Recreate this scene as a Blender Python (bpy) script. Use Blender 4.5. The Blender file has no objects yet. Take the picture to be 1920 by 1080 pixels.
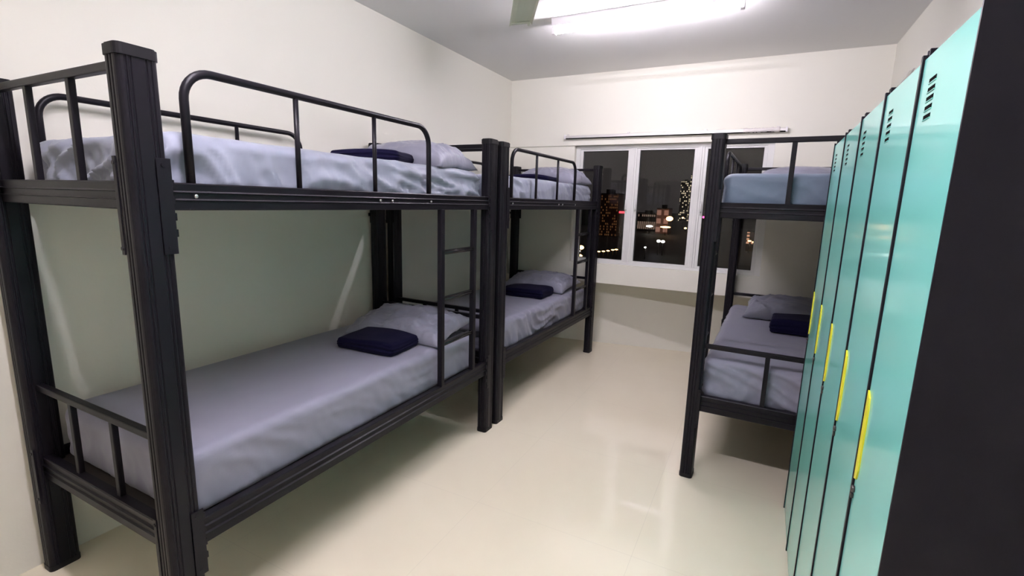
import bpy, bmesh, math, random
from mathutils import Vector, Matrix, noise

# ------------------------------------------------------------------ camera, world, exposure
scn = bpy.context.scene
C = scn.collection
cam_d = bpy.data.cameras.new('camera')
cam = bpy.data.objects.new('camera', cam_d); C.objects.link(cam); scn.camera = cam
cam_d.sensor_width = 36.0
cam_d.lens = 902.953 / 1920 * 36.0
cam_d.clip_start = 0.02; cam_d.clip_end = 3000
yaw, pitch, roll = math.radians(26.866), math.radians(-10.13), math.radians(1.64)
fw = Vector((-math.sin(yaw)*math.cos(pitch), math.cos(yaw)*math.cos(pitch), math.sin(pitch)))
rt = Vector((math.cos(yaw), math.sin(yaw), 0)); up = rt.cross(fw)
rt, up = math.cos(roll)*rt + math.sin(roll)*up, -math.sin(roll)*rt + math.cos(roll)*up
cam.matrix_world = Matrix(((rt.x, up.x, -fw.x, 2.527), (rt.y, up.y, -fw.y, 0.0),
                           (rt.z, up.z, -fw.z, 1.547), (0, 0, 0, 1)))

scn.view_settings.view_transform = 'Standard'
scn.view_settings.look = 'None'
scn.view_settings.gamma = 1.0
scn.view_settings.use_curve_mapping = False
scn.view_settings.exposure = 0.0
TUBE_NEAR, TUBE_BACK = 182.0, 360.0
TUBE_COLOR = (1.03, 0.955, 1.09)

w = bpy.data.worlds.new('night_sky'); scn.world = w; w.use_nodes = True
bg = w.node_tree.nodes['Background']
bg.inputs[0].default_value = (0.42, 0.36, 0.36, 1); bg.inputs[1].default_value = 0.07

scn.cycles.max_bounces = 10
scn.cycles.diffuse_bounces = 6
scn.cycles.glossy_bounces = 5
scn.cycles.transparent_max_bounces = 12
scn.cycles.sample_clamp_indirect = 40.0
scn.cycles.use_denoising = True

# ------------------------------------------------------------------ materials
def nodes(name):
    m = bpy.data.materials.new(name); m.use_nodes = True
    nt = m.node_tree; return m, nt, nt.nodes['Principled BSDF']

def mat(name, col, rough=0.5, metal=0.0, spec=0.5, bump=0.0, scale=60.0, var=0.0, vscale=4.0, coat=0.0, sheen=0.0):
    m, nt, p = nodes(name)
    p.inputs['Base Color'].default_value = (*col, 1)
    p.inputs['Roughness'].default_value = rough
    p.inputs['Metallic'].default_value = metal
    p.inputs['Specular IOR Level'].default_value = spec
    p.inputs['Coat Weight'].default_value = coat
    p.inputs['Coat Roughness'].default_value = 0.06
    p.inputs['Sheen Weight'].default_value = sheen
    tc = nt.nodes.new('ShaderNodeTexCoord')
    if var > 0:
        n = nt.nodes.new('ShaderNodeTexNoise'); n.inputs['Scale'].default_value = vscale; n.inputs['Detail'].default_value = 5
        nt.links.new(tc.outputs['Object'], n.inputs['Vector'])
        r = nt.nodes.new('ShaderNodeMapRange'); r.inputs['To Min'].default_value = 1 - var; r.inputs['To Max'].default_value = 1 + var
        nt.links.new(n.outputs['Fac'], r.inputs['Value'])
        mx = nt.nodes.new('ShaderNodeVectorMath'); mx.operation = 'SCALE'; mx.inputs[0].default_value = col
        nt.links.new(r.outputs['Result'], mx.inputs['Scale']); nt.links.new(mx.outputs[0], p.inputs['Base Color'])
    if bump > 0:
        n = nt.nodes.new('ShaderNodeTexNoise'); n.inputs['Scale'].default_value = scale; n.inputs['Detail'].default_value = 4
        nt.links.new(tc.outputs['Object'], n.inputs['Vector'])
        b = nt.nodes.new('ShaderNodeBump'); b.inputs['Strength'].default_value = bump; b.inputs['Distance'].default_value = 0.01
        nt.links.new(n.outputs['Fac'], b.inputs['Height']); nt.links.new(b.outputs['Normal'], p.inputs['Normal'])
    return m

def emit(name, col, s):
    m, nt, p = nodes(name)
    nt.nodes.remove(p)
    e = nt.nodes.new('ShaderNodeEmission'); e.inputs[0].default_value = (*col, 1); e.inputs[1].default_value = s
    nt.links.new(e.outputs[0], nt.nodes['Material Output'].inputs[0]); return m

M_wall = mat('cream_painted_plaster', (0.725, 0.712, 0.628), 0.75, bump=0.04, scale=90, var=0.012, vscale=2)
M_ceil = mat('white_ceiling_paint', (0.76, 0.755, 0.735), 0.85, bump=0.03, scale=70)
M_steel = mat('black_powder_coated_steel', (0.0070, 0.0061, 0.0088), 0.38, spec=0.16, bump=0.02, scale=260)
M_plastic = mat('black_plastic', (0.008, 0.0075, 0.009), 0.45, spec=0.2)
M_bolt = mat('zinc_bolt', (0.55, 0.55, 0.56), 0.3, metal=1.0)
M_ridge_highlight = mat('ridge_highlight_steel', (0.05, 0.046, 0.052), 0.22, spec=1.0, coat=0.6)  # highlight painted onto the black ridges: paler, glossier facets, no bare metal
M_rung = mat('black_tube_rung', (0.009, 0.008, 0.010), 0.24, spec=0.4)
M_deck = mat('dark_plywood_deck', (0.05, 0.042, 0.034), 0.7, var=0.2, vscale=8)
M_sheet = mat('slate_grey_sheet', (0.215, 0.215, 0.272), 0.5, spec=0.22, bump=0.05, scale=420, var=0.03, vscale=3, sheen=0.15)
M_sheet_b = mat('pale_grey_sheet', (0.24, 0.258, 0.32), 0.5, spec=0.25, bump=0.05, scale=420, var=0.03, vscale=3, sheen=0.15)
M_sheet_c = mat('blue_grey_sheet', (0.11, 0.145, 0.20), 0.55, spec=0.35, bump=0.05, scale=420, var=0.03, vscale=3, sheen=0.15)
M_pillow = mat('grey_pillowcase', (0.21, 0.212, 0.265), 0.48, spec=0.25, bump=0.05, scale=420, var=0.04, vscale=5, sheen=0.15)
M_navy = mat('navy_blanket', (0.0042, 0.0036, 0.019), 0.85, spec=0.08, bump=0.12, scale=300, sheen=0.02)
M_mint = mat('mint_locker_enamel', (0.215, 0.65, 0.575), 0.17, spec=0.5, coat=0.2)
M_locker = mat('charcoal_locker_body', (0.0092, 0.0085, 0.0135), 0.45, spec=0.15, bump=0.06, scale=500)
M_yellow = mat('yellow_handle_enamel', (0.72, 0.68, 0.03), 0.4)
M_lock = mat('dark_steel_lock', (0.08, 0.07, 0.07), 0.3, metal=0.8)
M_dark = mat('dark_recess', (0.003, 0.003, 0.003), 0.9, spec=0.02)
M_alu = mat('white_aluminium', (0.66, 0.66, 0.64), 0.38, spec=0.5)
M_gasket = mat('black_window_gasket', (0.015, 0.015, 0.016), 0.6)
M_rail = mat('brushed_curtain_rail', (0.62, 0.60, 0.58), 0.35, metal=0.35)
M_fan = mat('grey_green_fan_paint', (0.55, 0.58, 0.48), 0.45)
M_batten = mat('white_batten_enamel', (0.78, 0.76, 0.78), 0.4)
M_tube = emit('fluorescent_tube_near_window', TUBE_COLOR, TUBE_NEAR)
M_tube2 = emit('fluorescent_tube_over_door', TUBE_COLOR, TUBE_BACK)
M_wrap, nt, p = nodes('clear_plastic_wrap')
p.inputs['Base Color'].default_value = (0.85, 0.8, 0.78, 1); p.inputs['Roughness'].default_value = 0.3; p.inputs['Alpha'].default_value = 0.6

# floor: large polished cream tiles with hairline joints
M_floor, nt, p = nodes('polished_cream_tile')
tc = nt.nodes.new('ShaderNodeTexCoord'); sep = nt.nodes.new('ShaderNodeSeparateXYZ')
nt.links.new(tc.outputs['Object'], sep.inputs[0])
def joint(out, off):
    a = nt.nodes.new('ShaderNodeMath'); a.operation = 'ADD'; a.inputs[1].default_value = off
    nt.links.new(out, a.inputs[0])
    q = nt.nodes.new('ShaderNodeMath'); q.operation = 'PINGPONG'; q.inputs[1].default_value = 0.4
    nt.links.new(a.outputs[0], q.inputs[0])
    l = nt.nodes.new('ShaderNodeMath'); l.operation = 'LESS_THAN'; l.inputs[1].default_value = 0.0008
    nt.links.new(q.outputs[0], l.inputs[0]); return l.outputs[0]
jx = joint(sep.outputs['X'], -2.169 + 8.0); jy = joint(sep.outputs['Y'], -1.966 + 8.0)
mx = nt.nodes.new('ShaderNodeMath'); mx.operation = 'MAXIMUM'; nt.links.new(jx, mx.inputs[0]); nt.links.new(jy, mx.inputs[1])
n1 = nt.nodes.new('ShaderNodeTexNoise'); n1.inputs['Scale'].default_value = 1.6; n1.inputs['Detail'].default_value = 6
nt.links.new(tc.outputs['Object'], n1.inputs['Vector'])
cr = nt.nodes.new('ShaderNodeValToRGB')
cr.color_ramp.elements[0].position = 0.3; cr.color_ramp.elements[0].color = (0.83, 0.755, 0.585, 1)
cr.color_ramp.elements[1].position = 0.7; cr.color_ramp.elements[1].color = (0.87, 0.80, 0.63, 1)
nt.links.new(n1.outputs['Fac'], cr.inputs[0])
mc = nt.nodes.new('ShaderNodeMix'); mc.data_type = 'RGBA'
nt.links.new(mx.outputs[0], mc.inputs['Factor']); nt.links.new(cr.outputs[0], mc.inputs[6]); mc.inputs[7].default_value = (0.74, 0.675, 0.53, 1)
nt.links.new(mc.outputs[2], p.inputs['Base Color'])
p.inputs['Roughness'].default_value = 0.03; p.inputs['Specular IOR Level'].default_value = 0.85

# thin window glass: fresnel mirror over clear
M_glass, nt, p = nodes('window_glass'); nt.nodes.remove(p)
tr = nt.nodes.new('ShaderNodeBsdfTransparent'); tr.inputs[0].default_value = (0.86, 0.88, 0.87, 1)
gl = nt.nodes.new('ShaderNodeBsdfGlossy'); gl.inputs['Roughness'].default_value = 0.04
fr = nt.nodes.new('ShaderNodeFresnel'); fr.inputs[0].default_value = 1.5
mm = nt.nodes.new('ShaderNodeMath'); mm.operation = 'MULTIPLY'; mm.inputs[1].default_value = 1.0; nt.links.new(fr.outputs[0], mm.inputs[0])
ms = nt.nodes.new('ShaderNodeMixShader'); nt.links.new(mm.outputs[0], ms.inputs[0]); nt.links.new(tr.outputs[0], ms.inputs[1]); nt.links.new(gl.outputs[0], ms.inputs[2])
nt.links.new(ms.outputs[0], nt.nodes['Material Output'].inputs[0])

# ------------------------------------------------------------------ helpers
def obj(name, bm, m, parent=None, smooth=False):
    me = bpy.data.meshes.new(name)
    bmesh.ops.recalc_face_normals(bm, faces=bm.faces)
    if smooth:
        for f in bm.faces: f.smooth = True
    bm.to_mesh(me); bm.free()
    for mm_ in (m if isinstance(m, (list, tuple)) else [m]): me.materials.append(mm_)
    o = bpy.data.objects.new(name, me); C.objects.link(o)
    if parent: o.parent = parent
    return o

def thing(name, label, cat, loc=(0, 0, 0), rz=0.0, group=None):
    o = bpy.data.objects.new(name, None); o.empty_display_size = 0.1; C.objects.link(o)
    o.location = loc; o.rotation_euler = (0, 0, rz)
    tag(o, label, cat, group); return o

def tag(o, label, cat, group=None):
    o['label'] = label; o['category'] = cat
    if group: o['group'] = group
    return o

def struct(o): o['kind'] = 'structure'; return o

def box(bm, x0, x1, y0, y1, z0, z1, bev=0.0, mi=0):
    vs = [bm.verts.new((x, y, z)) for z in (z0, z1) for y in (y0, y1) for x in (x0, x1)]
    fs = [bm.faces.new([vs[i] for i in q]) for q in ((0, 2, 3, 1), (4, 5, 7, 6), (0, 1, 5, 4), (2, 6, 7, 3), (0, 4, 6, 2), (1, 3, 7, 5))]
    for f in fs: f.material_index = mi
    if bev > 0:
        es = list({e for f in fs for e in f.edges})
        bmesh.ops.bevel(bm, geom=es, offset=bev, segments=2, affect='EDGES', profile=0.6)
    return bm

def tube(bm, pts, r, seg=12, caps=True, mi=0):
    pts = [Vector(p) for p in pts]; rings = []
    prev = None
    for i, p in enumerate(pts):
        t = (pts[min(i+1, len(pts)-1)] - pts[max(i-1, 0)]).normalized()
        if prev is None:
            a = Vector((0, 0, 1)) if abs(t.z) < 0.9 else Vector((1, 0, 0))
            n = t.cross(a).normalized()
        else:
            n = (prev - t * prev.dot(t)).normalized()
        prev = n; b = t.cross(n)
        rr = r[i] if isinstance(r, (list, tuple)) else r
        rings.append([bm.verts.new(p + n*math.cos(2*math.pi*k/seg)*rr + b*math.sin(2*math.pi*k/seg)*rr) for k in range(seg)])
    for a, b in zip(rings, rings[1:]):
        for k in range(seg):
            f = bm.faces.new((a[k], a[(k+1) % seg], b[(k+1) % seg], b[k])); f.smooth = True; f.material_index = mi
    if caps:
        for ring in (rings[0], rings[-1]):
            f = bm.faces.new(ring); f.material_index = mi
    return bm

def arc(c, r, a0, a1, ax1, ax2, n=7):
    c = Vector(c); ax1 = Vector(ax1); ax2 = Vector(ax2)
    return [c + ax1*math.cos(a0+(a1-a0)*i/n)*r + ax2*math.sin(a0+(a1-a0)*i/n)*r for i in range(n+1)]

def extrude_poly(bm, poly, axis, a0, a1, mi=0, alt=()):
    """poly: 2-D points; axis 'x','y','z' = extrusion direction"""
    def P(p, t): return {'x': (t, p[0], p[1]), 'y': (p[0], t, p[1]), 'z': (p[0], p[1], t)}[axis]
    A = [bm.verts.new(P(p, a0)) for p in poly]; B = [bm.verts.new(P(p, a1)) for p in poly]
    n = len(poly)
    for i in range(n):
        f = bm.faces.new((A[i], A[(i+1) % n], B[(i+1) % n], B[i])); f.material_index = 1 if i in alt else mi
    bm.faces.new(A[::-1]).material_index = mi; bm.faces.new(B).material_index = mi
    return bm

# ------------------------------------------------------------------ room shell
W, H, YW, YN = 3.313, 2.82, 4.862, -1.7
def wall(name, m, *boxes):
    bm = bmesh.new()
    for b in boxes: box(bm, *b)
    return struct(obj(name, bm, m))
wall('floor', M_floor, (-0.3, W+0.3, YN-0.2, 6.0, -0.12, 0.0))
wall('ceiling', M_ceil, (-0.3, W+0.3, YN-0.2, YW+0.3, H, H+0.15))
wall('wall_left', M_wall, (-0.2, 0.0, YN-0.2, 6.0, -0.05, H))
wall('wall_right', M_wall, (W, W+0.2, YN-0.2, 6.0, -0.05, H))
wall('wall_near', M_wall, (0.0, W, YN-0.2, YN, -0.05, H))
X0, X1, Z0, Z1 = 0.745, 2.570, 0.940, 2.135
wall('wall_back', M_wall, (0.0, X0, YW, YW+0.24, 0.738, Z1), (X1, W, YW, YW+0.24, 0.738, Z1),
     (X0, X1, YW, YW+0.24, 0.738, Z0), (0.0, W, YW-0.014, YW+0.24, Z1, H), (0.0, W, YW+0.24, 5.95, 0.738, 0.80))
bm = bmesh.new()
extrude_poly(bm, [(0.0, 5.02), (W, 5.585), (W, 5.9), (0.0, 5.9)], 'z', -0.05, 0.738)
struct(obj('wall_alcove', bm, M_wall))

# door behind the camera's side of the room, seen only as a reflection
d = bpy.data.objects.new('door_1', None); C.objects.link(d); struct(d); d.location = (0.75, YN, 0)
M_door = mat('grey_door_paint', (0.35, 0.33, 0.30), 0.5)
bm = bmesh.new(); box(bm, -0.42, 0.42, 0.0, 0.035, 0.005, 2.05, 0.003); obj('door_leaf', bm, M_door, d)
bm = bmesh.new(); box(bm, -0.48, -0.425, 0.0, 0.05, 0, 2.11); box(bm, 0.425, 0.48, 0.0, 0.05, 0, 2.11); box(bm, -0.425, 0.425, 0.0, 0.05, 2.055, 2.11)
obj('door_frame', bm, M_door, d)
bm = bmesh.new(); tube(bm, [(0.36, 0.03, 1.0), (0.36, 0.075, 1.0), (0.25, 0.08, 1.0)], 0.009); obj('door_handle', bm, M_bolt, d)

# ------------------------------------------------------------------ window
win = bpy.data.objects.new('window_1', None); C.objects.link(win); struct(win); win.location = (0, 4.945, 0)
bm = bmesh.new()
box(bm, X0, 0.790, -0.03, 0.05, Z0, Z1, 0.002); box(bm, 2.518, X1, -0.03, 0.05, Z0, Z1, 0.002)
box(bm, 0.790, 2.518, -0.03, 0.05, Z1-0.034, Z1, 0.002); box(bm, 0.790, 2.518, -0.03, 0.05, Z0, 0.968, 0.002)
obj('window_frame', bm, M_alu, win)
for xc in (1.345, 1.968):
    bm = bmesh.new(); box(bm, xc-0.030, xc+0.030, -0.026, 0.05, 0.968, Z1-0.034, 0.002)
    box(bm, xc-0.010, xc+0.010, -0.034, -0.026, 0.968, Z1-0.034, 0.001)
    obj('window_mullion', bm, M_alu, win)
for (a, b, hx) in ((0.790, 1.315, 1.298), (1.375, 1.938, 1.393), (1.998, 2.518, 2.010)):
    zb, zt, s = 0.968, Z1-0.034, 0.028
    bm = bmesh.new()
    box(bm, a, a+s, -0.018, 0.03, zb, zt, 0.002); box(bm, b-s, b, -0.018, 0.03, zb, zt, 0.002)
    box(bm, a+s, b-s, -0.018, 0.03, zb, zb+0.018, 0.002); box(bm, a+s, b-s, -0.018, 0.03, zt-0.018, zt, 0.002)
    sash = obj('window_sash', bm, M_alu, win)
    bm = bmesh.new(); box(bm, a+s-0.004, b-s+0.004, 0.004, 0.004+0.001, zb+0.014, zt-0.014)
    # one-sided sheet of glass: keep a single face
    bm.free(); bm = bmesh.new()
    vs = [bm.verts.new(v) for v in ((a+s-0.004, 0.006, zb+0.014), (b-s+0.004, 0.006, zb+0.014), (b-s+0.004, 0.006, zt-0.014), (a+s-0.004, 0.006, zt-0.014))]
    bm.faces.new(vs); obj('pane', bm, M_glass, sash)
    bm = bmesh.new(); g = 0.004
    for bb in ((a+s, a+s+g, zb+.018, zt-.018), (b-s-g, b-s, zb+.018, zt-.018)): box(bm, bb[0], bb[1], -0.006, 0.002, bb[2], bb[3])
    for bb in ((zb+.018, zb+.018+g), (zt-.018-g, zt-.018)): box(bm, a+s+g, b-s-g, -0.006, 0.002, *bb)
    obj('gasket', bm, M_gasket, sash)
    bm = bmesh.new()
    tube(bm, [(hx, -0.018, 1.50), (hx, -0.045, 1.50), (hx, -0.05, 1.52), (hx, -0.046, 1.60)], [0.008, 0.008, 0.007, 0.006], 8)
    box(bm, hx-0.009, hx+0.009, -0.024, -0.018, 1.47, 1.54, 0.002)
    obj('window_handle', bm, M_alu, sash)

# curtain rail above the window
cr_ = thing('curtain_rail', 'slim metal curtain rail fixed on the wall above the window', 'curtain rail', (1.646, YW-0.014, 2.216))
bm = bmesh.new(); L2 = 0.995
extrude_poly(bm, [(-0.045, -0.012), (-0.02, -0.012), (-0.02, 0.010), (-0.024, 0.014), (-0.041, 0.014), (-0.045, 0.010)], 'x', -L2, L2)
obj('rail', bm, M_rail, cr_)
bm = bmesh.new(); box(bm, -L2, L2, -0.038, -0.027, -0.020, -0.012); obj('glider_channel', bm, M_dark, cr_)
for sx in (-1, 1):
    bm = bmesh.new(); box(bm, sx*L2-0.008, sx*L2+0.008, -0.050, -0.015, -0.022, 0.020, 0.004); obj('end_cap', bm, M_batten, cr_)
for sx in (-0.97, -0.35, 0.35, 0.93):
    bm = bmesh.new(); box(bm, sx-0.012, sx+0.012, -0.020, 0.0, -0.010, 0.030, 0.002); obj('bracket', bm, M_rail, cr_)
bm = bmesh.new(); random.seed(5)
pts = [(0.66+0.012*i, -0.033+random.uniform(-.002, .002), random.uniform(-.002, .003)) for i in range(25)]
tube(bm, pts, [0.019+random.uniform(-.003, .004) for _ in pts], 10)
pw = obj('plastic_sleeve', bm, M_wrap, cr_); pw['label'] = 'crumpled clear plastic sleeve left on the right end'

# ------------------------------------------------------------------ ceiling tube lights
def tube_light(name, label, x, y, m, grp=None):
    t = thing(name, label, 'light', (x, y, H))
    bm = bmesh.new(); extrude_poly(bm, [(-0.044, 0.0), (-0.030, -0.048), (0.030, -0.048), (0.044, 0.0)], 'x', -0.615, 0.615); obj('batten', bm, M_batten, t)
    for s in (-1, 1):
        bm = bmesh.new(); box(bm, s*0.607-0.013, s*0.607+0.013, -0.020, 0.020, -0.098, -0.040, 0.004); h = obj('lamp_holder', bm, M_batten, t)
    bm = bmesh.new(); tube(bm, [(-0.594, 0, -0.08), (0.594, 0, -0.08)], 0.0135, 16); obj('fluorescent_tube', bm, m, t)
    return t
tube_light('tube_light', 'lit white fluorescent tube batten on the ceiling in front of the window', 1.69, 3.40, M_tube)
tube_light('tube_light', 'second fluorescent tube batten on the ceiling above the lockers end of the room', 1.69, 0.67, M_tube2)

# ------------------------------------------------------------------ ceiling fan (one blade reaches into view)
fan = thing('ceiling_fan', 'grey green ceiling fan whose blade tip hangs beside the lit tube', 'ceiling fan', (1.655, 1.83, H))
bm = bmesh.new(); tube(bm, [(0, 0, 0), (0, 0, -0.03), (0, 0, -0.07), (0, 0, -0.075)], [0.07, 0.068, 0.035, 0.012], 24); obj('canopy', bm, M_fan, fan)
bm = bmesh.new(); tube(bm, [(0, 0, -0.07), (0, 0, -0.28)], 0.011, 12); obj('down_rod', bm, M_fan, fan)
bm = bmesh.new(); tube(bm, [(0, 0, -0.27), (0, 0, -0.29), (0, 0, -0.33), (0, 0, -0.39), (0, 0, -0.41)], [0.03, 0.10, 0.125, 0.115, 0.04], 28); obj('motor', bm, M_fan, fan)
for k in range(3):
    a = math.radians(120.7 + 120*k); dx, dy = math.cos(a), math.sin(a)
    R = Matrix.Translation((0, 0, -0.37)) @ Matrix.Rotation(a, 4, 'Z') @ Matrix.Rotation(math.radians(-9), 4, 'X')
    bm = bmesh.new()
    prof = [(-0.060, -0.006), (-0.052, 0.006), (-0.030, 0.011), (0.0, 0.013), (0.030, 0.010), (0.050, 0.004), (0.060, -0.003)]
    poly = prof + [(p_[0], p_[1]-0.0018) for p_ in reversed(prof)]
    extrude_poly(bm, poly, 'x', 0.17, 0.665)
    box(bm, 0.640, 0.667, -0.047, 0.052, 0.001, 0.004); box(bm, 0.655, 0.690, -0.050, -0.040, -0.004, 0.012, 0.002)
    bmesh.ops.transform(bm, matrix=R, verts=bm.verts); bl = obj('fan_blade', bm, M_fan, fan)
    bm = bmesh.new(); box(bm, 0.09, 0.22, -0.02, 0.02, -0.004, 0.000, 0.001)
    bmesh.ops.transform(bm, matrix=R, verts=bm.verts); obj('blade_arm', bm, M_fan, bl)

# ------------------------------------------------------------------ bunk beds
BW, BL, BH = 0.92, 1.94, 1.925
def post_profile():
    hx, hy, r = 0.034, 0.050, 0.016
    pts = []
    def edge(p0, p1, nrm, grooves):
        p0 = Vector(p0); p1 = Vector(p1); n = Vector(nrm); L = (p1-p0).length; d_ = (p1-p0)/L
        pts.append(p0)
        for g in grooves:
            c = p0 + d_*g*L
            for o_, k in ((-0.0035, 0), (-0.0015, 1), (0.0015, 1), (0.0035, 0)):
                pts.append(c + d_*o_ - n*0.0028*k)
        pts.append(p1)
    def corner(cx, cy, a0):
        for i in range(1, 4):
            a = a0 + math.pi/2*i/4; pts.append(Vector((cx+r*math.cos(a), cy+r*math.sin(a))))
    edge((hx, -hy+r), (hx, hy-r), (1, 0), (0.06, 0.22, 0.78, 0.94)); corner(hx-r, hy-r, 0)
    edge((hx-r, hy), (-hx+r, hy), (0, 1), (0.3, 0.7)); corner(-hx+r, hy-r, math.pi/2)
    edge((-hx, hy-r), (-hx, -hy+r), (-1, 0), (0.06, 0.22, 0.78, 0.94)); corner(-hx+r, -hy+r, math.pi)
    edge((-hx+r, -hy), (hx-r, -hy), (0, -1), (0.3, 0.7)); corner(hx-r, -hy+r, 1.5*math.pi)
    return pts
PROF = post_profile()
def rrect(hx, hy, r, n=4):
    o_ = []
    for cx, cy, a0 in ((hx-r, hy-r, 0), (-hx+r, hy-r, 90), (-hx+r, -hy+r, 180), (hx-r, -hy+r, 270)):
        for i in range(n+1):
            a = math.radians(a0 + 90*i/n); o_.append((cx+r*math.cos(a), cy+r*math.sin(a)))
    return o_

def rail_poly(z0, z1, t0, t1):
    """ribbed steel channel seen from the outside; t0 inner face, t1 outer face"""
    s = 1 if t1 > t0 else -1; h = z1-z0
    return [(t0, z0), (t1-s*.004, z0), (t1-s*.001, z0+.003), (t1-s*.001, z0+h*.34), (t1+s*.003, z0+h*.36), (t1+s*.003, z0+h*.38), (t1-s*.003, z0+h*.425),
            (t1-s*.003, z0+h*.62), (t1+s*.003, z0+h*.645), (t1+s*.003, z0+h*.665), (t1-s*.003, z0+h*.71), (t1-s*.001, z1-.004), (t1-s*.004, z1), (t0, z1)]

def make_bed(label, loc, rz):
    t = thing('bunk_bed', label, 'bunk bed', loc, rz)
    # posts
    for px in (0.0, -BW):
        for py in (0.0, BL):
            bm = bmesh.new(); extrude_poly(bm, [(v.x, v.y) for v in PROF], 'z', 0.018, BH-0.012); p_ = obj('post', bm, M_steel, t); p_.location = (px, py, 0)
            bm = bmesh.new(); extrude_poly(bm, rrect(0.037, 0.053, 0.017), 'z', BH-0.030, BH-0.004)
            extrude_poly(bm, rrect(0.033, 0.049, 0.015), 'z', BH-0.004, BH); obj('post_cap', bm, M_plastic, p_)
            bm = bmesh.new(); extrude_poly(bm, rrect(0.036, 0.052, 0.017), 'z', 0.0, 0.022); obj('foot_cap', bm, M_plastic, p_)
    # long rails and cross rails, upper and lower
    for (z0, z1, lv) in ((1.495, 1.575, 'u'), (0.408, 0.500, 'l')):
        for (ti, to, px) in ((-0.006, 0.026, 0), (-BW+0.006, -BW-0.026, -BW)):
            bm = bmesh.new(); extrude_poly(bm, rail_poly(z0, z1, ti, to), 'y', 0.045, BL-0.045, alt=(5, 9) if lv == 'u' else ()); r_ = obj('side_rail', bm, [M_steel, M_ridge_highlight], t)  # upper rails only: upward ridge facets carry the painted highlight
            if lv == 'u' and px == 0:
                for vy in (0.125, 0.925, 1.005, 1.30):
                    bm = bmesh.new(); tube(bm, [(0.018, vy, 1.537), (0.026, vy, 1.537), (0.029, vy, 1.537)], [0.0065, 0.0065, 0.003], 10); obj('bolt', bm, M_bolt, r_)
        for (ti, to) in ((0.010, -0.024), (BL-0.010, BL+0.024)):
            bm = bmesh.new(); extrude_poly(bm, rail_poly(z0, z1, ti, to), 'x', -BW+0.030, -0.030, alt=(5, 9) if lv == 'u' else ()); obj('cross_rail', bm, [M_steel, M_ridge_highlight], t)
        # slatted deck under the mattress
        bm = bmesh.new()
        box(bm, -BW+0.010, -0.008, 0.085 if lv == 'u' else 0.012, BL-0.012, z1-0.045, z1-0.035)
        for k in range(9):
            y = 0.12 + k*(BL-0.24)/8; box(bm, -BW+0.012, -0.010, y-0.015, y+0.015, z1-0.065, z1-0.046)
        obj('bed_deck', bm, M_deck, t)
    # brackets at the joints
    for (zc, hh) in ((1.505, 0.135), (0.43, 0.115)):
        for py, sy in ((0.0, 1), (BL, -1)):
            for px, sx in ((0.0, 1), (-BW, -1)):
                bm = bmesh.new()
                box(bm, px+sx*0.0345, px+sx*0.0385, py+sy*0.030-0.013, py+sy*0.030+0.025*(1 if sy > 0 else 1)-(0 if sy > 0 else 0.012), zc-hh, zc+hh, 0.0015)
                for dz in (-hh+0.018, hh-0.018): tube(bm, [(px+sx*0.036, py+sy*0.034, zc+dz), (px+sx*0.041, py+sy*0.034, zc+dz)], 0.006, 8)
                for k in range(4):   # hooked teeth along the edge
                    z = zc - hh + 0.06 + k*0.047; y0_ = py+sy*0.054; box(bm, px+sx*0.030, px+sx*0.038, y0_-0.006, y0_+0.006, z-0.011, z+0.011, 0.002)
                obj('corner_bracket', bm, M_steel, t)
                bm = bmesh.new()
                y_ = py - sy*0.0505
                box(bm, px-sx*0.034-0.006, px-sx*0.034+0.010, y_-0.002, y_+0.002, zc-hh, zc+hh, 0.0015)
                for dz in (-hh+0.018, hh-0.018): tube(bm, [(px-sx*0.032, y_+sy*0.001, zc+dz), (px-sx*0.032, y_-sy*0.005, zc+dz)], 0.006, 8)
                obj('corner_bracket', bm, M_steel, t)
    # end guards: top bar with two balusters, both levels and both ends
    for py in (0.0, BL):
        for (zt, zb) in ((1.885, 1.572), (0.787, 0.498)):
            bm = bmesh.new(); box(bm, -BW+0.030, -0.030, py-0.0125, py+0.0125, zt-0.0125, zt+0.0125, 0.004); g = obj('end_guard', bm, M_steel, t)
            for u in (0.345, 0.635):
                bm = bmesh.new(); box(bm, -u-0.0115, -u+0.0115, py-0.0095, py+0.0095, zb, zt-0.010, 0.003); obj('baluster', bm, M_steel, g)
    # long guards with bent tube ends
    for px in (0.010, -BW-0.004):
        r, zt, a, b = 0.085, 1.900, 0.122, 1.298
        pts = [(px, a, 1.570)] + [tuple(v) for v in arc((px, a+r, zt-r), r, math.pi, math.pi/2, (0, 1, 0), (0, 0, 1), 9)] + \
              [tuple(v) for v in arc((px, b-r, zt-r), r, math.pi/2, 0, (0, 1, 0), (0, 0, 1), 9)] + [(px, b, 1.570)]
        bm = bmesh.new(); tube(bm, pts, 0.0125, 14); g = obj('guard_rail', bm, M_steel, t)
        for v in (0.509, 0.908):
            bm = bmesh.new(); tube(bm, [(px, v, 1.570), (px, v, zt-0.008)], 0.0095, 12); obj('baluster', bm, M_steel, g)
    # ladder
    lad = None
    for v in (1.402, 1.735):
        bm = bmesh.new(); box(bm, 0.000, 0.030, v-0.015, v+0.015, 0.498, 1.498, 0.004)
        s_ = obj('ladder_stile', bm, M_steel, t)
    for z in (1.262, 1.000, 0.742):
        bm = bmesh.new(); tube(bm, [(0.015, 1.416, z), (0.015, 1.721, z)], 0.0125, 12)
        box(bm, 0.006, 0.026, 1.418, 1.719, z+0.010, z+0.0145, 0.002); obj('ladder_rung', bm, M_rung, t)
    return t
rad = math.radians
BA = make_bed('black steel bunk bed nearest the camera along the left wall', (0.983, 0.754, 0), rad(0.067))
BB = make_bed('black steel bunk bed in the far left corner beside the window', (0.985, 2.843, 0), rad(-1.295))
BC = make_bed('black steel bunk bed on the right, partly hidden by the lockers', (2.292+0.0267*BL, 2.809+BL, 0), rad(180-1.53))

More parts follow.
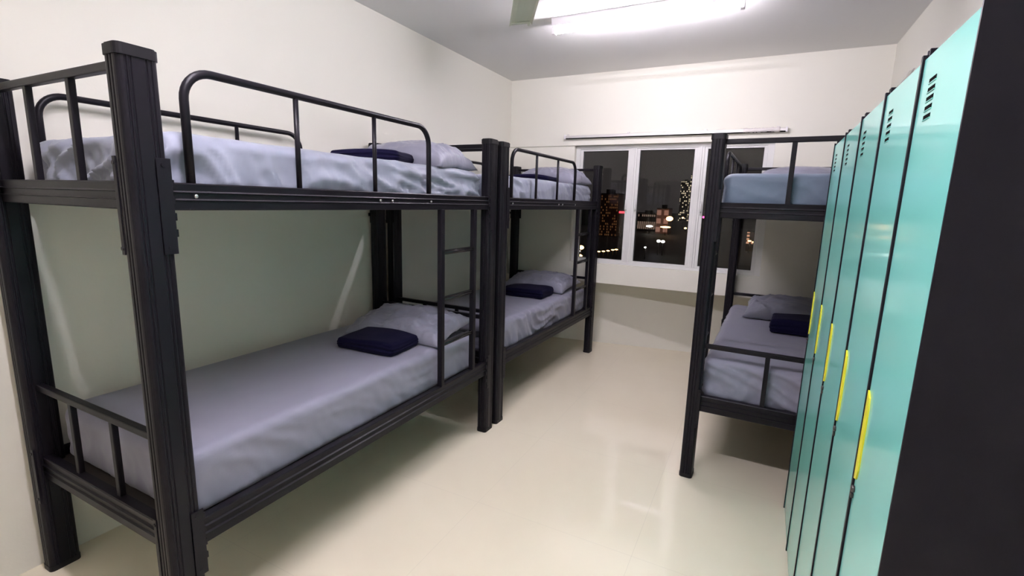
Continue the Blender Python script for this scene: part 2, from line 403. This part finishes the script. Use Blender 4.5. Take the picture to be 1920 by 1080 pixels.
# ------------------------------------------------------------------ bedding
def ridged(x, y, z): return 1.0 - min(1.4, abs(noise.noise(Vector((x, y, z))))*3.0)
def cloth_grid(bm, key, nx, ny, fn):
    g = [[bm.verts.new(fn(i/nx, j/ny)) for i in range(nx+1)] for j in range(ny+1)]
    for j in range(ny):
        for i in range(nx):
            f = bm.faces.new((g[j][i], g[j][i+1], g[j+1][i+1], g[j+1][i])); f.smooth = True

def mattress(label, root, zb, m, ax=(0.036, 0.876), ay=(0.050, 1.86), h=0.19, amp_side=0.006, amp_top=0.003, seed=0.0, drape=None, sag=0.0, end_gain=1.0):
    """rounded slab with a fitted sheet; geometry in the bed's own frame, u = -x"""
    x0, x1 = -ax[1], -ax[0]; y0, y1 = ay; r = 0.045; step = 0.0125
    bm = bmesh.new()
    cx, cy = (x0+x1)/2, (y0+y1)/2; hx, hy = (x1-x0)/2, (y1-y0)/2; hz = h/2
    def shape(p, n):
        q = Vector((max(-hx+r, min(hx-r, p[0])), max(-hy+r, min(hy-r, p[1])), max(-hz+r*.8, min(hz-r*.8, p[2]))))
        dv = Vector(p) - q; l = dv.length
        if l > 1e-9:
            nn = dv/l; p2 = q + nn*r
            # keep flat faces where only one axis exceeds
            e = Vector((dv.x/r, dv.y/r, dv.z/(r*.8)))
            mxc = max(abs(e.x), abs(e.y), abs(e.z)); ll = e.length
            e = e*(mxc/ll) if ll > 0 else e
            p2 = q + Vector((e.x*r, e.y*r, e.z*r*.8))
        else: nn = Vector(n); p2 = Vector(p)
        X, Y, Z = p2
        side = max(0.0, 1.0 - abs(nn.z)*1.2)
        # fold fields
        w1 = noise.noise(Vector((X*2+seed, Y*2, Z*3)))*0.35
        along = Y if abs(nn.x) > abs(nn.y) else X
        f1 = ridged(along*5.5 + Z*9*(1 if abs(nn.x) > abs(nn.y) else -1) + w1*6 + seed, Z*7 - along*1.1 + w1*3, seed*1.7)
        f2 = ridged(along*17 + seed*3 + Z*10, Z*6 + w1*5, seed)
        low = max(0.0, -Z/hz*0.5+0.5)
        f3 = ridged(along*29 + Z*24 + w1*9 + seed*5, Z*16, seed*2.3)
        dsp = amp_side*side*(1.1*f1 + 0.7*f2*low + 0.22*f3)
        if abs(nn.y) > 0.5: dsp *= end_gain
        ft = ridged(X*3.0 + w1*4 + seed, Y*1.6 + X*1.2, seed*2)*0.6 + ridged(X*6+seed*2, Y*4+w1*5, seed)*0.35
        dsp += amp_top*(1-side)*ft
        p3 = p2 + nn*dsp
        if sag: p3.z += (-sag*(1-(X/hx)**2) if Z > 0 else 0)
        if drape: p3 = drape(p3, nn, hx, hy, hz)
        return (p3.x+cx, p3.y+cy, p3.z+zb+hz)
    nX, nY, nZ = int(2*hx/step), int(2*hy/step), int(h/step*1.1)
    P = lambda a, s: -s + 2*s*a
    cloth_grid(bm, 0, nX, nY, lambda a, b: shape((P(a, hx), P(b, hy), hz), (0, 0, 1)))
    cloth_grid(bm, 0, 8, 16, lambda a, b: shape((P(a, hx), P(b, hy), -hz), (0, 0, -1)))
    for s in (-1, 1):
        cloth_grid(bm, 0, nY, nZ, lambda a, b: shape((s*hx, P(a, hy), P(b, hz)), (s, 0, 0)))
        cloth_grid(bm, 0, nX, nZ, lambda a, b: shape((P(a, hx), s*hy, P(b, hz)), (0, s, 0)))
    bmesh.ops.remove_doubles(bm, verts=bm.verts, dist=0.0008)
    o = obj('mattress', bm, m, None, True)
    o.matrix_world = root_matrix(root)
    return tag(o, label, 'mattress')

def root_matrix(root):
    return Matrix.Translation(root.location) @ Matrix.Rotation(root.rotation_euler.z, 4, 'Z')

def pillow(label, root, u, v, z, a=0.33, b=0.22, th=0.075, rz=0.0, tilt=0.0, roll_=0.0, seed=0.0, m=None, wr=1.0, group=None, droop=0.03):
    bm = bmesh.new(); n = 56
    def surf(s):
        def f(i, j):
            p_, q_ = 2*i-1, 2*j-1
            # concave outline with pulled out corners
            ox = a*p_*(1 - 0.07*(1-q_*q_)*abs(p_)**3 * 0 - 0.06*(1-abs(q_)**2)*(abs(p_)**4))
            oy = b*q_*(1 - 0.09*(1-abs(p_)**2)*(abs(q_)**4))
            t = max(0.0, (1-abs(p_)**2.6)*(1-abs(q_)**2.4))**0.44
            hgt = th*t*(1.0 if s > 0 else 0.55)
            edge = max(abs(p_), abs(q_))
            wr_ = ridged(p_*2.2+seed+q_*0.9, q_*1.8-p_*0.7, seed)*0.5 + ridged(p_*6+seed*2, q_*2.2, seed)*0.4*(edge**1.5) + ridged(p_*2, q_*7+seed, seed)*0.35*(edge**2)
            k = 0.025*wr*wr_*min(1.0, t*1.6+0.0)
            drp = droop*max(abs(p_), abs(q_))**3*(0.4+0.6*abs(p_*q_))
            return (ox, oy, s*(hgt+k*(1 if s > 0 else 0.3)) - drp)
        return f
    cloth_grid(bm, 0, n, n, surf(1)); cloth_grid(bm, 0, n, n, surf(-1))
    bmesh.ops.remove_doubles(bm, verts=bm.verts, dist=0.0006)
    R = Matrix.Rotation(rz, 4, 'Z') @ Matrix.Rotation(tilt, 4, 'X') @ Matrix.Rotation(roll_, 4, 'Y')
    bmesh.ops.transform(bm, matrix=R, verts=bm.verts)
    o = obj('pillow', bm, m or M_pillow, None, True)
    o.matrix_world = root_matrix(root) @ Matrix.Translation((-u, v, z))
    return tag(o, label, 'pillow', group)

def blanket(label, root, u, v, z, a=0.22, b=0.13, hgt=0.07, rz=0.0, seed=0.0, tilt=0.0):
    bm = bmesh.new(); n = 34
    def shp(p, nrm):
        r = 0.022; hx, hy, hz = a, b, hgt/2
        r = min(r, hz*0.95)
        q = Vector((max(-hx+r, min(hx-r, p[0])), max(-hy+r, min(hy-r, p[1])), max(-hz+r, min(hz-r, p[2]))))
        e = (Vector(p)-q)/r; mxc = max(abs(e.x), abs(e.y), abs(e.z)); l = e.length
        if l > 0: nn = e/l; p2 = q + e*(mxc/l)*r
        else: nn = Vector(nrm); p2 = Vector(p)
        # layered fold lines round the sides, soft puff on top
        side = 1-abs(nn.z)
        p2 += nn*(-0.006*side*(0.5+0.5*math.cos(p2.z/hgt*math.pi*6)))
        p2 += nn*0.006*noise.noise(Vector((p2.x*6+seed, p2.y*6, p2.z*8)))
        if p2.z > 0: p2.z += 0.010*noise.noise(Vector((p2.x*4+seed*2, p2.y*5, 1.0))) - 0.012*(abs(p2.x)/hx)**3
        return (p2.x, p2.y, p2.z + hz)
    P = lambda t, s: -s+2*s*t; hz = hgt/2
    for s in (-1, 1):
        cloth_grid(bm, 0, n, n, lambda i, j: shp((P(i, a), P(j, b), s*hz), (0, 0, s)))
        cloth_grid(bm, 0, n, 16, lambda i, j: shp((P(i, a), s*b, P(j, hz)), (0, s, 0)))
        cloth_grid(bm, 0, n, 16, lambda i, j: shp((s*a, P(i, b), P(j, hz)), (s, 0, 0)))
    bmesh.ops.remove_doubles(bm, verts=bm.verts, dist=0.0008)
    bmesh.ops.transform(bm, matrix=Matrix.Rotation(rz, 4, 'Z') @ Matrix.Rotation(tilt, 4, 'X'), verts=bm.verts)
    o = obj('folded_blanket', bm, M_navy, None, True)
    o.matrix_world = root_matrix(root) @ Matrix.Translation((-u, v, z))
    return tag(o, label, 'blanket')

ZU, ZL = 1.541, 0.466      # top of the decks
mattress('grey sheeted mattress on the top bunk of the nearest left bed, with crumpled side', BA, ZU, M_sheet_b, h=0.185, ay=(0.085, 1.86), end_gain=1.4, amp_side=0.017, amp_top=0.007, seed=1.3)
mattress('smooth grey sheeted mattress on the bottom bunk of the nearest left bed', BA, ZL, M_sheet, h=0.235, amp_side=0.004, amp_top=0.002, seed=4.1)
mattress('pale grey mattress on the top bunk of the far left bed by the window', BB, ZU, M_sheet_b, h=0.185, ay=(0.016, 1.86), end_gain=0.15, amp_side=0.011, amp_top=0.005, seed=7.7)
mattress('grey mattress on the bottom bunk of the far left bed with gathered sheet edge', BB, ZL, M_sheet, h=0.235, amp_side=0.013, amp_top=0.003, seed=9.2)
mattress('blue grey mattress on the top bunk of the right bed', BC, ZU, M_sheet_c, h=0.185, ay=(0.055, 1.895), amp_side=0.005, amp_top=0.005, seed=12.4)
mattress('grey mattress with creased sheet on the bottom bunk of the right bed', BC, ZL, M_sheet, h=0.235, ay=(0.055, 1.895), amp_side=0.011, amp_top=0.006, seed=15.8)

TU, TL = ZU+0.185, ZL+0.235
pillow('puffed grey pillow at the head of the nearest left top bunk', BA, 0.36, 1.64, TU+0.052, a=0.33, b=0.21, th=0.100, rz=0.06, tilt=0.02, seed=2.2, droop=0.05)
pillow('wrinkled grey pillow at the head of the nearest left bottom bunk', BA, 0.38, 1.61, TL+0.068, a=0.34, b=0.22, th=0.075, rz=0.10, tilt=0.14, seed=5.3, wr=1.3)
pillow('grey pillow with a pointed corner on the far left top bunk', BB, 0.36, 1.63, TU+0.055, a=0.34, b=0.21, th=0.100, rz=-0.06, tilt=0.03, seed=8.1, droop=0.05)
pillow('grey pillow on the bottom bunk of the far left bed', BB, 0.40, 1.56, TL+0.065, a=0.34, b=0.22, th=0.075, rz=-0.05, tilt=0.12, seed=10.9, wr=1.3)
pillow('low grey pillow on the top bunk of the right bed', BC, 0.43, 0.31, TU+0.058, a=0.31, b=0.21, th=0.09, seed=13.0, wr=0.4)
pillow('crumpled grey pillow on the bottom bunk of the right bed', BC, 0.485, 0.46, TL+0.07, a=0.33, b=0.21, th=0.085, rz=-0.03, tilt=-0.12, seed=17.0, wr=1.3)
blanket('folded navy blanket on the nearest left top bunk, before the pillow', BA, 0.35, 1.285, TU+0.006, a=0.19, b=0.13, hgt=0.068, rz=0.35, seed=1)
blanket('folded navy blanket on the nearest left bottom bunk, before the pillow', BA, 0.340, 1.285, TL+0.004, a=0.195, b=0.135, hgt=0.075, rz=0.06, seed=2)
blanket('folded navy blanket on the far left top bunk', BB, 0.40, 1.25, TU+0.006, a=0.23, b=0.13, hgt=0.06, rz=0.0, seed=3)
blanket('folded navy blanket on the far left bottom bunk', BB, 0.34, 1.13, TL+0.004, a=0.21, b=0.15, hgt=0.08, rz=0.05, seed=4)
blanket('folded dark navy blanket on the bottom bunk of the right bed', BC, 0.57, 0.90, TL+0.005, a=0.225, b=0.14, hgt=0.105, rz=-0.03, seed=5)

# ------------------------------------------------------------------ lockers
LH = 1.848
ROW = Matrix.Translation((2.782, 0.957, 0)) @ Matrix.Rotation(rad(-0.567), 4, 'Z')
edges = [0.0, 0.315, 0.660, 1.025, 1.400, 1.767]
lab = ['mint door locker nearest the camera with its dark side panel showing', 'second mint locker from the camera, yellow handle strip at mid height',
       'middle one of the five mint lockers', 'second last mint locker, towards the right bunk bed', 'last mint locker, farthest along and beside the right bunk bed']
for k in range(5):
    w_ = edges[k+1]-edges[k]; loc = ROW @ Vector((0, edges[k], 0))
    t = thing('locker', lab[k], 'locker', loc, rad(-0.567))
    D = 0.47; s = 0.0045
    bm = bmesh.new()
    box(bm, -0.0075, D, s*0.1, s*1.3, 0.0, LH+0.005); box(bm, -0.0075, D, w_-s*1.3, w_-s*0.1, 0.0, LH+0.005)
    box(bm, 0.004, D, s*1.3, w_-s*1.3, LH-0.002, LH+0.003); box(bm, D-0.004, D, s*1.3, w_-s*1.3, 0.0, LH-0.002)
    box(bm, 0.020, D-0.004, s*1.3, w_-s*1.3, 0.02, 0.024)
    obj('locker_body', bm, M_locker, t)
    for yy in (0.004, w_-0.012):
        bm = bmesh.new(); box(bm, 0.001, 0.022, yy, yy+0.008, LH+0.003, LH+0.016, 0.001); obj('hinge_pin', bm, M_locker, t)
    # door
    bm = bmesh.new(); a_, b_ = s*1.3+0.002, w_-s*1.3-0.002
    box(bm, -0.004, 0.012, a_, b_, 0.012, LH-0.004, 0.0015); dr = obj('door', bm, M_mint, t)
    # louvre vents
    vc = w_-0.092 if k else 0.224
    if k >= 3: vc = w_-0.112
    for i in range(5):
        z = 1.790-0.0165*i
        bm = bmesh.new(); box(bm, -0.0046, -0.0040, vc-0.022, vc+0.022, z-0.0030, z+0.0046); obj('vent_slot', bm, M_dark, dr)
        bm = bmesh.new(); extrude_poly(bm, [(-0.0041, z-0.0031), (-0.0056, z-0.0034), (-0.0054, z-0.0050), (-0.0041, z-0.0058)], 'y', vc-0.023, vc+0.023)
        obj('vent_lip', bm, M_mint, dr)
    # yellow handle strip with chamfered ends, lock below it
    yb, yt_ = (0.948, 1.160); y1_ = b_ - 0.002; y0_ = y1_-0.026
    bm = bmesh.new(); extrude_poly(bm, [(y1_, yb), (y1_, yt_), (y0_+0.006, yt_-0.012), (y0_, yt_-0.035), (y0_, yb+0.03), (y0_+0.008, yb+0.006)], 'x', -0.0075, -0.0041)
    obj('handle', bm, M_yellow, dr)['label'] = 'yellow handle strip'
    bm = bmesh.new(); tube(bm, [(-0.004, y1_-0.008, 0.925), (-0.009, y1_-0.008, 0.925), (-0.011, y1_-0.008, 0.925)], [0.008, 0.008, 0.005], 12)
    box(bm, -0.010, -0.004, y1_-0.012, y1_-0.003, 0.903, 0.914, 0.002); obj('lock', bm, M_lock, dr)

# scraps of plastic film on top of the lockers
def scrap(pts, wd, label):
    bm = bmesh.new(); rows = []
    for i, p_ in enumerate(pts):
        p_ = Vector(p_); rows.append([bm.verts.new(p_ + Vector((wd*s_, 0.3*wd*s_, 0.004*math.sin(i+s_*2)))) for s_ in (-1, -0.3, 0.4, 1)])
    for a_, b_ in zip(rows, rows[1:]):
        for i in range(3): bm.faces.new((a_[i], a_[i+1], b_[i+1], b_[i])).smooth = True
    bmesh.ops.solidify(bm, geom=bm.faces[:], thickness=0.0015)
    return tag(obj('plastic_scrap', bm, M_wrap), label, 'plastic scrap')
scrap([(2.815, 1.54, LH+0.042), (2.815, 1.58, LH+0.034), (2.812, 1.62, LH+0.024), (2.81, 1.66, LH+0.016), (2.805, 1.70, LH+0.012)], 0.006, 'curled strip of clear plastic film on top of the second locker')
scrap([(2.82, 2.00, LH+0.026), (2.835, 2.05, LH+0.006), (2.83, 2.10, LH+0.006), (2.83, 2.16, LH+0.010)], 0.012, 'small flat piece of clear plastic film on top of the fourth locker')

# ------------------------------------------------------------------ night city beyond the window
GZ = -18.0
M_ground = mat('dark_ground', (0.03, 0.028, 0.025), 0.8, var=0.4, vscale=0.05)
bm = bmesh.new(); box(bm, -500, 500, 12, 1500, GZ-1, GZ); struct(obj('ground', bm, M_ground))
def facade(name, base, lit, density, cx_, cz_, strength, base_glow=0.0):
    m, nt, p = nodes(name)
    p.inputs['Base Color'].default_value = (*base, 1); p.inputs['Roughness'].default_value = 0.8
    tc = nt.nodes.new('ShaderNodeTexCoord')
    mp = nt.nodes.new('ShaderNodeMapping'); mp.inputs['Scale'].default_value = (1/cx_, 1/cx_, 1/cz_); nt.links.new(tc.outputs['Object'], mp.inputs[0])
    fl = nt.nodes.new('ShaderNodeVectorMath'); fl.operation = 'FLOOR'; nt.links.new(mp.outputs[0], fl.inputs[0])
    wn = nt.nodes.new('ShaderNodeTexWhiteNoise'); nt.links.new(fl.outputs[0], wn.inputs['Vector'])
    lt = nt.nodes.new('ShaderNodeMath'); lt.operation = 'LESS_THAN'; lt.inputs[1].default_value = density; nt.links.new(wn.outputs['Value'], lt.inputs[0])
    frc = nt.nodes.new('ShaderNodeVectorMath'); frc.operation = 'FRACTION'; nt.links.new(mp.outputs[0], frc.inputs[0])
    sp = nt.nodes.new('ShaderNodeSeparateXYZ'); nt.links.new(frc.outputs[0], sp.inputs[0])
    masks = []
    for ch in ('X', 'Z'):
        c_ = nt.nodes.new('ShaderNodeMath'); c_.operation = 'COMPARE'; c_.inputs[1].default_value = 0.5; c_.inputs[2].default_value = 0.3
        nt.links.new(sp.outputs[ch], c_.inputs[0]); masks.append(c_)
    a1 = nt.nodes.new('ShaderNodeMath'); a1.operation = 'MULTIPLY'; nt.links.new(masks[0].outputs[0], a1.inputs[0]); nt.links.new(masks[1].outputs[0], a1.inputs[1])
    a2 = nt.nodes.new('ShaderNodeMath'); a2.operation = 'MULTIPLY'; nt.links.new(a1.outputs[0], a2.inputs[0]); nt.links.new(lt.outputs[0], a2.inputs[1])
    a3 = nt.nodes.new('ShaderNodeMath'); a3.operation = 'MULTIPLY'; a3.inputs[1].default_value = strength; nt.links.new(a2.outputs[0], a3.inputs[0])
    p.inputs['Emission Color'].default_value = (*lit, 1); nt.links.new(a3.outputs[0], p.inputs['Emission Strength'])
    return m
def building(label, x0, x1, y, depth, top, m, roof=None):
    t = thing('building', label, 'building', ((x0+x1)/2, y+depth/2, GZ)); hw = (x1-x0)/2
    bm = bmesh.new(); box(bm, -hw, hw, -depth/2, depth/2, 0, top-GZ); obj('tower_body', bm, m, t)
    bm = bmesh.new(); box(bm, -hw*0.4, hw*0.3, -depth*.2, depth*.2, top-GZ, top-GZ+2.5); box(bm, -hw*1.01, hw*1.01, -depth*.505, depth*.505, top-GZ-0.6, top-GZ); obj('roof', bm, M_ground, t)
    return t
F_hi = facade('high_rise_facade', (0.05, 0.05, 0.05), (1.0, 0.82, 0.55), 0.30, 2.1, 2.6, 0.9)
F_or = facade('orange_lit_facade', (0.12, 0.06, 0.03), (1.0, 0.42, 0.16), 0.45, 1.1, 1.7, 0.09)
F_pk = facade('pink_lit_facade', (0.3, 0.16, 0.13), (1.0, 0.50, 0.38), 0.9, 5.0, 6.0, 0.22)
F_co = facade('long_colonnade_facade', (0.06, 0.05, 0.045), (1.0, 0.66, 0.50), 0.9, 1.5, 9.5, 0.2)
F_dk = facade('dark_block_facade', (0.03, 0.03, 0.03), (1.0, 0.75, 0.5), 0.05, 3.0, 3.0, 0.7)
building('slim high rise with scattered lit windows, seen through the middle pane', -99, -88, 700, 20, 36, F_hi)
building('tallest far high rise with scattered lit windows, in the middle pane', -87.5, -76, 705, 20, 44, F_hi)
building('low building with orange lit windows in the left pane', -90.3, -77.5, 300, 14, 8.6, F_or)
building('pinkish lit block in the middle pane', -64.8, -56.3, 360, 14, 0.2, F_pk)
building('long lit colonnade building beside the pinkish block', -82.7, -67.5, 380, 12, -4.4, F_co)
building('dark apartment block with few lights in the left pane', -150, -112, 430, 20, 4, F_dk)
building('warm lit low roofs seen in the right pane', -2.5, 9.5, 250, 10, -8.5, facade('warm_low_facade', (0.1, .07, .05), (1.0, 0.5, 0.3), 0.3, 2.2, 1.6, 0.6))
EW = emit('white_lamp_glow', (1.0, 0.95, 0.9), 9.0); EA = emit('amber_lamp_glow', (1.0, 0.55, 0.22), 7.0); ER = emit('red_sign_glow', (1.0, 0.05, 0.07), 3.0); EM = emit('magenta_glow', (1.0, 0.1, 0.35), 3.0)
def lamp(kind, label, x, y, z, m, s, group=None, wdt=1.0):
    t = thing(kind, label, 'street lamp', (x, y, GZ), 0, group)
    bm = bmesh.new(); tube(bm, [(0, 0, 0), (0, 0, z-GZ)], [0.16, 0.09], 6); obj('pole', bm, M_ground, t)
    bm = bmesh.new(); bmesh.ops.create_icosphere(bm, subdivisions=2, radius=s, matrix=Matrix.Translation((0, -0.2, z-GZ)) @ Matrix.Diagonal((wdt, 0.6, 0.7, 1))); obj('lamp_head', bm, m, t, True)
lamp('floodlight', 'brightest white floodlight, low in the left pane', -108.3, 400, -12.6, EW, 1.9)
lamp('street_lamp', 'faint street lamp left of the bright floodlight', -112.5, 400, -12.2, EA, 0.7)
lamp('street_lamp', 'wide warm white lamp left of centre in the middle pane', -67.1, 350, -12.6, EW, 1.0, wdt=2.4)
lamp('street_lamp', 'large amber lamp right of the pinkish block', -53.7, 349, -6.8, EA, 2.4)
lamp('street_lamp', 'low amber lamp just under the large amber one', -54.5, 340, -12.3, EA, 0.9, wdt=4.0)
lamp('street_lamp', 'left one of the pair of white lamps low in the middle pane', -33.2, 200, -12.3, EW, 0.75)
lamp('street_lamp', 'right one of the pair of white lamps low in the middle pane', -31.5, 200, -12.4, EW, 0.75)
lamp('street_lamp', 'small white lamp lowest in the middle pane', -34.2, 180, -13.5, EW, 0.4)
lamp('street_lamp', 'small warm lamp at the right edge of the middle pane', -49.4, 400, -14.9, EA, 1.0)
lamp('street_lamp', 'small amber lamp below the high rises', -58.8, 450, -8.0, EA, 1.0)
lamp('street_lamp', 'upper amber lamp at the left edge of the left pane', -48.6, 150, -12.4, EA, 1.0)
lamp('street_lamp', 'lower amber lamp at the left edge of the left pane', -48.4, 148, -14.9, EA, 0.7, wdt=1.6)
lamp('street_lamp', 'pale lamp beside the two amber lamps at the left pane edge', -49.3, 150, -13.6, EW, 0.5)
for i, (x, z) in enumerate([(-45.6, -14.3), (-44.0, -14.1), (-42.4, -13.8), (-40.8, -13.4), (-39.6, -13.2)]):
    lamp('street_lamp', 'small warm lamp in the row low in the left pane', x, 160, z, EA, 0.30, 'row of small lamps low in the left pane', 2.0)
for i, (x, z) in enumerate([(-1.0, -12.6), (0.8, -13.0), (2.4, -13.3)]):
    lamp('street_lamp', 'small warm lamp in the row in the right pane', x, 240, z, EA, 0.45, 'row of small lamps in the right pane', 1.8)
def sign(label, x, y, z, w_, h_, m):
    t = thing('lit_sign', label, 'sign', (x, y, GZ))
    bm = bmesh.new(); box(bm, -w_/2, w_/2, -0.2, 0.1, z-GZ-h_/2, z-GZ+h_/2); obj('sign_face', bm, m, t)
    bm = bmesh.new(); box(bm, -0.2, 0.2, 0.1, 0.5, 0, z-GZ+h_/2); obj('post', bm, M_ground, t)
sign('small red lit sign in the left pane', -72.1, 290, -2.7, 3.2, 1.2, ER)
sign('small magenta lit sign left of the right bunk post', -27.7, 300, -4.0, 2.4, 1.2, EM)
